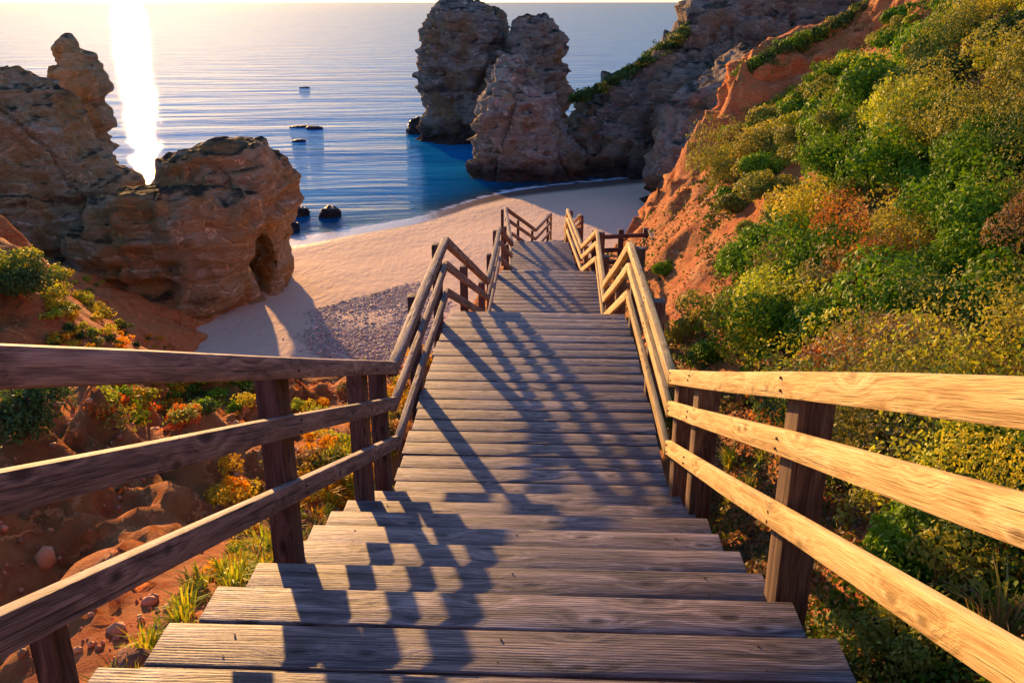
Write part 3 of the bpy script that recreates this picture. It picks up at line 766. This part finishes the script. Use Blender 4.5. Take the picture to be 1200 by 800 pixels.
PAL = {
    'green': np.array([[.06, .12, .015], [.095, .165, .02], [.13, .205, .025], [.045, .09, .012]]),
    'olive': np.array([[.13, .14, .03], [.20, .19, .04], [.09, .11, .025], [.26, .22, .05]]),
    'dry': np.array([[.16, .09, .045], [.22, .14, .06], [.11, .065, .04], [.24, .18, .08], [.10, .11, .035], [.12, .13, .04]]),
    'orange': np.array([[.45, .22, .03], [.50, .30, .05], [.34, .24, .04], [.38, .15, .03]]),
    'yellow': np.array([[.22, .26, .035], [.30, .30, .045], [.17, .22, .03], [.34, .26, .04]]),
    'rust': np.array([[.28, .11, .04], [.20, .08, .035], [.34, .18, .07]]),
    'dark': np.array([[.025, .05, .015], [.04, .07, .02], [.055, .09, .025]]),
    'red': np.array([[.42, .10, .04], [.48, .16, .05], [.30, .10, .04]]),
}
def colours(kind, n):
    p = PAL[kind]; c = p[rng.integers(0, len(p), n)] * rng.uniform(.75, 1.3, (n, 1)); return c

def bush_pts(center, R, kind, n, leaf, seed=None, squash=.75, lumps=7):
    """leaf positions on several overlapping lumpy domes"""
    r = rng
    L = r.normal(0, .30, (lumps, 3)) * np.array([1, 1, .5]); L[:, 2] = np.abs(L[:, 2]) * 1.5 + .1
    lr = r.uniform(.26, .52, lumps)
    who = r.integers(0, lumps, n)
    d = r.normal(0, 1, (n, 3)); d[:, 2] = np.abs(d[:, 2]) * 1.0 - .25; d /= np.linalg.norm(d, axis=1)[:, None]
    rad = lr[who] * np.where(r.random(n) < .8, r.uniform(.88, 1.04, n), r.uniform(.4, .9, n)) * (1 + .25 * vnoise(d * 3.1 + who[:, None] * 3.3, 2))
    p = L[who] + d * rad[:, None]
    p[:, 2] *= squash
    cen = center + p * R
    base = colours(kind, 1)
    col = (colours(kind, n) * .45 + base * .55 * r.uniform(.85, 1.15, (n, 1))) * r.uniform(.85, 1.15, lumps)[who][:, None]
    return cen, d, r.uniform(.7, 1.3, n) * leaf, col

class Cloud:
    def __init__(s): s.c, s.d, s.s, s.k = [], [], [], []
    def add(s, t): s.c.append(t[0]); s.d.append(t[1]); s.s.append(t[2]); s.k.append(t[3])
    def build(s, name, parent=None, aspect=.5, jit=.55):
        V, Fq, K = leaves(np.concatenate(s.c), np.concatenate(s.d), np.concatenate(s.s), np.concatenate(s.k), aspect, jit)
        return link(name, mesh_np(name, V, Fq, cols=K), M['leaf'], parent)

def tz(x, y): return float(terr_z(np.array([x], float), np.array([y], float))[0])
def project(p):
    q = Vector(p) - Vector((0, 0, CZ))
    X = q.x * math.cos(YAW) + q.y * math.sin(YAW); Yh = q.y * math.cos(YAW) - q.x * math.sin(YAW)
    zc = Yh * math.cos(PITCH) - q.z * math.sin(PITCH); yc = q.z * math.cos(PITCH) + Yh * math.sin(PITCH)
    return 600 + F * X / zc, 400 - F * yc / zc, zc

def hit(px, py, lo=1.5, hi=60):
    """where the sight line through a pixel meets the hillside"""
    Ds = np.arange(lo, hi, .1); r = ray(px, py); X = r.x / r.y * Ds; Z = r.z / r.y * Ds + CZ
    t = terr_z(X, Ds); k = np.where(Z < t)[0]
    if len(k) == 0: return None
    i = k[0]; return Vector((X[i], Ds[i], t[i]))

# ground cover over the right slope: small leaves following the ground + a few hundred low clumps
cover = Cloud()
N0 = 900000
ys = 1.0 + 25.5 * rng.random(N0) ** 1.6; xs = 1.12 + (rng.random(N0) ** 1.1) * (1.5 + ys * .62)
Xn = np.stack([xs * .8, ys * .8, xs * 0], 1)
den = fbm(Xn * .7, 4, 77); hue = fbm(Xn * .9 + 9, 4, 78)
bare = fbm(Xn * 1.4 + 3, 3, 79)
orange_bank = (ys > 11.5) & (xs < 2.3 + .12 * (ys - 11) + .35 * den)
keep = (den + .9 > rng.random(N0) * 1.1) & (bare < .85) & ~(orange_bank & (rng.random(N0) < .93)) & (rng.random(N0) < .42)
xs, ys, hue, den = xs[keep], ys[keep], hue[keep], den[keep]
zs = terr_z(xs, ys); n = len(xs)
hgt = np.abs(rng.normal(0, 1, n)) * (.03 + .05 * np.clip(den + .5, 0, 1.2)) * (1 - .6 * sstep(1.9, 1.1, xs))
size = (.02 + .003 * ys) * rng.uniform(.6, 1.4, n)
kk = np.where(hue > .22, 0, np.where(hue > -.12, 1, np.where(hue > -.35, 2, 3)))
mixr = rng.random(n); kk = np.where(mixr < .25, rng.integers(0, 4, n), kk)
rust = np.exp(-(((xs - 3.3) / 1.6) ** 2 + ((ys - 9.3) / 2.6) ** 2)); kk = np.where(rng.random(n) < rust * .9, 2, kk)
colr = np.zeros((n, 3))
for i, nm in enumerate(('green', 'olive', 'dry', 'dry')):
    m_ = kk == i; colr[m_] = colours(nm, int(m_.sum()))
colr *= .5  # cover colour halved to paint the shade in gaps between the mounds
cover.add((np.stack([xs, ys, zs + hgt], 1), np.tile(np.array([-.3, -.3, .8]), (n, 1)), size, colr))
# low clumps in the mass
for i in range(620):
    y = 1.2 + 23.5 * random.random() ** 1.2; x = 1.45 + (random.random()) * (1.2 + y * .6)
    if y > 11 and x < 2.6 + .12 * (y - 11): continue
    h = float(fbm(np.array([[x * .5 + 2, y * .5, 0.]]), 3, 91)[0])
    kind = 'green' if h > .0 else ('olive' if h > -.3 else ('yellow' if h > -.65 else 'dry'))
    rr = math.exp(-(((x - 3.3) / 1.6) ** 2 + ((y - 9.3) / 2.6) ** 2))
    if random.random() < rr * .7: kind = random.choice(['dry', 'yellow', 'olive', 'rust'])
    elif y < 6.5 and random.random() < .6: kind = random.choice(['dry', 'dark', 'olive', 'dry', 'dark'])
    elif random.random() < .22: kind = random.choice(['dark', 'yellow', 'yellow', 'olive'])
    R = (random.uniform(.18, .36) if random.random() < .4 else random.uniform(.42, .82)) * min(1.35, .55 + y * .07) * (1 if y < 19 else .55); x = max(x, 1.25 + R * 1.3)
    lf = (.026 + .003 * y)
    cover.add(bush_pts(np.array([x, y, tz(x, y) - R * .05]), R, kind, int(min(4600, 1050 * (R / .3) ** 1.6)), lf * random.uniform(.65, 1.1) * (1.15 if kind == 'green' else .8), squash=random.uniform(.85, 1.25), lumps=random.randint(5, 10)))
o = cover.build('hillside_scrub', aspect=.55)
tag(o, 'dense low green, olive and rust scrub covering the steep slope right of the stairs', 'scrub', kind='stuff')

# grass tussocks
def tussocks(spots, cnt, hl, kinds, name, label):
    Vs, Ks = [], []
    for (x, y, sc_) in spots:
        z = tz(x, y); n = int(cnt * sc_)
        a = rng.uniform(0, 6.28, n); r0 = rng.uniform(0, .05 * sc_, n); L = hl * sc_ * rng.uniform(.5, 1.2, n); lean = rng.uniform(.15, .9, n)
        dx, dy = np.cos(a), np.sin(a); b = np.stack([x + dx * r0, y + dy * r0, np.full(n, z - .01)], 1)
        m = b + np.stack([dx * lean * L * .35, dy * lean * L * .35, L * .62], 1)
        t = b + np.stack([dx * lean * L * .95, dy * lean * L * .95, L * (1 - .35 * lean)], 1)
        wv = np.stack([-dy, dx, dx * 0], 1) * .0032 * (1 + .25 * y)
        Vs.append(np.stack([b - wv, b + wv, m + wv * .8, m - wv * .8, m - wv * .8, m + wv * .8, t + wv * .1, t - wv * .1], 1).reshape(-1, 3))
        Ks.append(np.repeat(colours(random.choice(kinds), n), 8, 0))
    V = np.concatenate(Vs); Fq = np.arange(len(V)).reshape(-1, 4)
    tag(link(name, mesh_np(name, V, Fq, cols=np.concatenate(Ks)), M['leaf']), label, 'grass', kind='stuff')
sp = [(1.35 + random.random() * (.5 + .45 * y), y, random.uniform(.6, 1.3)) for y in [random.uniform(1., 8.) for _ in range(150)]]
tussocks(sp, 55, .20, ['olive', 'dry', 'yellow', 'green'], 'tussock_grass', 'tufts of long thin grass among the scrub below the right railing')
sp = [(-1.42 - random.random() * .4, y, random.uniform(.5, 1.1)) for y in [random.uniform(2.4, 8.5) for _ in range(110)]]
tussocks(sp, 50, .16, ['yellow', 'orange', 'dry', 'yellow'], 'bank_grass', 'sunlit yellow and orange grass growing against the left ends of the treads')
# standout bushes, each its own thing
def shrub(px, py, R, kind, label, n=3500, leaf=.04, name='bush', stems=True, squash=.8, D=None, lumps=9, group=None, cat='bush'):
    q = hit(px, py) if D is None else Vector((P(px, py, D).x, D, tz(P(px, py, D).x, D)))
    if q is None: return
    root = empty(name, q); tag(root, label, cat, group)
    c = Cloud(); c.add(bush_pts(np.array([q.x, q.y, q.z + .05 * R]), R, kind, n, leaf, lumps=lumps, squash=squash)); c.build('foliage', root, aspect=.55)
    if stems:
        bm = bmesh.new()
        for k in range(6):
            a = random.uniform(0, 6.28); t = random.uniform(.1, .6)
            p0 = Vector((0, 0, -.08)); p1 = Vector((math.cos(a) * t * R, math.sin(a) * t * R, R * .55))
            d = p1 - p0; mt = Matrix.Translation((p0 + p1) / 2) @ d.to_track_quat('Z', 'Y').to_matrix().to_4x4()
            bmesh.ops.create_cone(bm, cap_ends=True, segments=6, radius1=.018 * R / .5, radius2=.006, depth=d.length, matrix=mt)
        so = bm_obj('stem', bm, M['dark_wood'], root); so.matrix_parent_inverse = Matrix(); so.location = (0, 0, 0)
for a in [
    (1085, 350, .62, 'green', 'big bright green leafy bush above the right railing, nearest of the green bushes', 6000, .042),
    (1160, 300, .6, 'green', 'wide green bush at the right picture edge above the railing', 5500, .042),
    (1190, 190, .6, 'green', 'green bush half cut by the right picture edge, upper slope', 5000, .045),
    (1120, 160, .6, 'green', 'rounded green bush in the middle of the upper slope', 4500, .05),
    (1090, 240, .55, 'green', 'mid-green bush on the slope above the nearest bright bush', 4500, .048),
    (980, 210, .6, 'green', 'green bush halfway up the middle of the right slope', 4500, .055),
    (900, 235, .6, 'olive', 'olive green bush near the left end of the slope over the orange bank', 4200, .06),
    (860, 250, .5, 'olive', 'olive bush overhanging the orange bank beside the lower stairs', 3500, .06),
    (930, 270, .5, 'dark', 'dark green bush in the hollow below the olive bushes', 3500, .055),
    (1015, 165, .6, 'olive', 'yellowish olive bush on the crest side of the right slope', 4200, .06),
    (1180, 60, .6, 'dark', 'dark green bush at the top right corner of the slope', 4500, .055),
    (1130, 30, .6, 'olive', 'olive bush on the top edge of the right slope', 4500, .06),
    (930, 160, .6, 'yellow', 'yellow-green bush on the rim over the shaded cliff face', 3800, .07),
    (1165, 540, .3, 'green', 'low green bush seen between the right rails near the picture edge', 3000, .03),
    (985, 500, .28, 'dark', 'dark leafy bush just behind the right top rail, beside a post', 2800, .03),
    (1035, 700, .26, 'green', 'small green plant below the lowest right rail by the near treads', 2600, .026),
    (1050, 775, .24, 'olive', 'olive tuft at the bottom right corner beside the nearest tread', 2400, .024),
    (20, 350, .9, 'dark', 'dark green bush on the left slope at the picture edge', 5000, .06),
    (30, 505, .5, 'dark', 'dark green bush under the left top rail at the picture edge', 4500, .035),
    (5, 338, .8, 'yellow', 'sunlit yellow-green bush capping the dark one on the left slope', 3200, .06),
]: shrub(a[0], a[1], a[2], a[3], a[4], n=a[5], leaf=a[6])
shrub(776, 322, .3, 'green', 'vivid green plant at the foot of the orange bank beside the right railing', n=2200, leaf=.05)
# scrub on the rim behind the slope, on the headland top and the left bank
far = Cloud()
for i in range(170):
    t = random.random(); px = 872 + 165 * t; py = float(np.interp(px, [868, 893, 935, 980, 1008, 1040], [86, 70, 48, 28, 12, 2])) + random.uniform(-4, 10)
    q = P(px, py + 6, 36.5 + 1.5 * t)
    far.add(bush_pts(np.array(q), random.uniform(.3, .7), random.choice(['dark', 'olive', 'green', 'dark']), 260, .11))
for i in range(110):
    px = random.uniform(875, 1010); f = (px - 875) / 135; py = 145 - 75 * f + random.uniform(-4, 12)
    q = hit(px, py, 12, 45)
    if q is not None: far.add(bush_pts(np.array(q), random.uniform(.25, .5), random.choice(['olive', 'yellow', 'green']), 260, .09))
for i in range(130):
    px = random.uniform(672, 812); py = float(np.interp(px, [684, 716, 748, 772, 793, 812, 826], [112, 95, 75, 60, 45, 28, 8])) + random.uniform(-1, 10)
    q = P(px, py, 86 + random.uniform(0, 4))
    far.add(bush_pts(np.array(q), random.uniform(.5, 1.1), random.choice(['dark', 'dark', 'olive']), 160, .24))
tag(far.build('rim_scrub'), 'dark green scrub growing along the cliff rim above the shaded face', 'scrub', kind='stuff')

lb = Cloud()
def patch(n, xr, yr, kinds, R, leaf, cnt=260, cond=None):
    for i in range(n):
        px, py = random.uniform(*xr), random.uniform(*yr)
        if cond and not cond(px, py): continue
        q = hit(px, py)
        if q is None or (q.y < 6 and q.x > -1.42 - R[0]): continue
        if abs(q.x) < 1.25 and q.y > 6 and q.y < 10: continue
        lb.add(bush_pts(np.array(q), random.uniform(*R), random.choice(kinds), cnt, leaf))
patch(60, (200, 345), (560, 720), ['yellow', 'orange', 'yellow', 'dry'], (.07, .14), .02, 300, lambda x, y: y > 720 - (x - 200) * 1.25 and y < 800 - (x - 200) * .9)
patch(110, (250, 470), (455, 600), ['orange', 'orange', 'yellow', 'dry'], (.10, .22), .032, 300, lambda x, y: x > 345 or y > 560)
patch(60, (455, 580), (300, 480), ['orange', 'yellow', 'orange', 'olive'], (.12, .3), .04, 260)
patch(50, (120, 300), (440, 500), ['olive', 'green', 'yellow', 'dark'], (.10, .24), .035, 260)
patch(24, (120, 230), (455, 505), ['red', 'red', 'orange'], (.08, .16), .03, 260)
patch(70, (60, 220), (360, 425), ['olive', 'yellow', 'dark', 'orange'], (.10, .24), .05, 260, lambda x, y: y > 345 + (x - 60) * .38)
patch(30, (60, 120), (325, 375), ['yellow', 'olive'], (.2, .4), .07, 240)
patch(16, (370, 470), (408, 440), ['dark', 'dark', 'olive'], (.12, .28), .05, 260)
tag(lb.build('bank_scrub'), 'sunlit orange and yellow-green low growth on the bank left of the stairs', 'scrub', kind='stuff')

# sea air
HZ = False
if HZ:
    bm = bmesh.new(); bmesh.ops.create_cube(bm, size=1)
    bmesh.ops.transform(bm, verts=bm.verts, matrix=Matrix.Translation((0, 19500, 20)) @ Matrix.Diagonal((62000, 43000, 50, 1)))
    Nh = NT('sea_haze')
    vo = Nh.n('ShaderNodeVolumePrincipled', {'Color': (.95, .93, .92, 1), 'Density': .00003, 'Anisotropy': .84}).outputs[0]
    oh = Nh.n('ShaderNodeOutputMaterial', {'Volume': vo})
    hz = bm_obj('haze', bm, Nh.m); tag(hz, 'thin bright sea haze around the whole bay', 'haze', kind='stuff')
# ------------------------------------------------------------------ light, world, camera
w = bpy.data.worlds.new('World'); sc.world = w; w.use_nodes = True
nt = w.node_tree; nt.nodes.clear()
sky = nt.nodes.new('ShaderNodeTexSky'); sky.sky_type = 'NISHITA'; sky.sun_disc = False
sky.sun_elevation = SUN_EL; sky.sun_rotation = -SUN_AZ; sky.air_density = 1.; sky.dust_density = .3; sky.ozone_density = 3.0
bg = nt.nodes.new('ShaderNodeBackground'); bg.inputs[1].default_value = .145
ow = nt.nodes.new('ShaderNodeOutputWorld'); tint = nt.nodes.new('ShaderNodeMix'); tint.data_type = 'RGBA'; tint.blend_type = 'MULTIPLY'; tint.inputs[0].default_value = 1.; tint.inputs[7].default_value = (.96, .93, 1.26, 1)
nt.links.new(sky.outputs[0], tint.inputs[6]); nt.links.new(tint.outputs[2], bg.inputs[0]); nt.links.new(bg.outputs[0], ow.inputs[0])
ld = bpy.data.lights.new('sun', 'SUN'); ld.energy = 5.; ld.angle = math.radians(.9); ld.color = (1, .54, .19)
lo = bpy.data.objects.new('sun', ld); COL.objects.link(lo)
sd = Vector((-math.sin(SUN_AZ) * math.cos(SUN_EL), math.cos(SUN_AZ) * math.cos(SUN_EL), math.sin(SUN_EL)))
lo.rotation_euler = sd.to_track_quat('Z', 'Y').to_euler(); lo.location = (0, 0, 40)

cd = bpy.data.cameras.new('camera'); cam = bpy.data.objects.new('camera', cd); COL.objects.link(cam)
cd.sensor_width = 36; cd.lens = F / 1200 * 36; cd.clip_start = .05; cd.clip_end = 80000
cam.location = (0, 0, CZ); cam.rotation_euler = (math.pi / 2 - PITCH, 0, YAW)
sc.camera = cam
sc.view_settings.view_transform = 'Standard'; sc.view_settings.look = 'None'; sc.view_settings.gamma = 1; sc.view_settings.exposure = 1.08
sc.cycles.use_denoising = True
sc.cycles.max_bounces = 6; sc.cycles.transparent_max_bounces = 8
sc.cycles.sample_clamp_indirect = 6
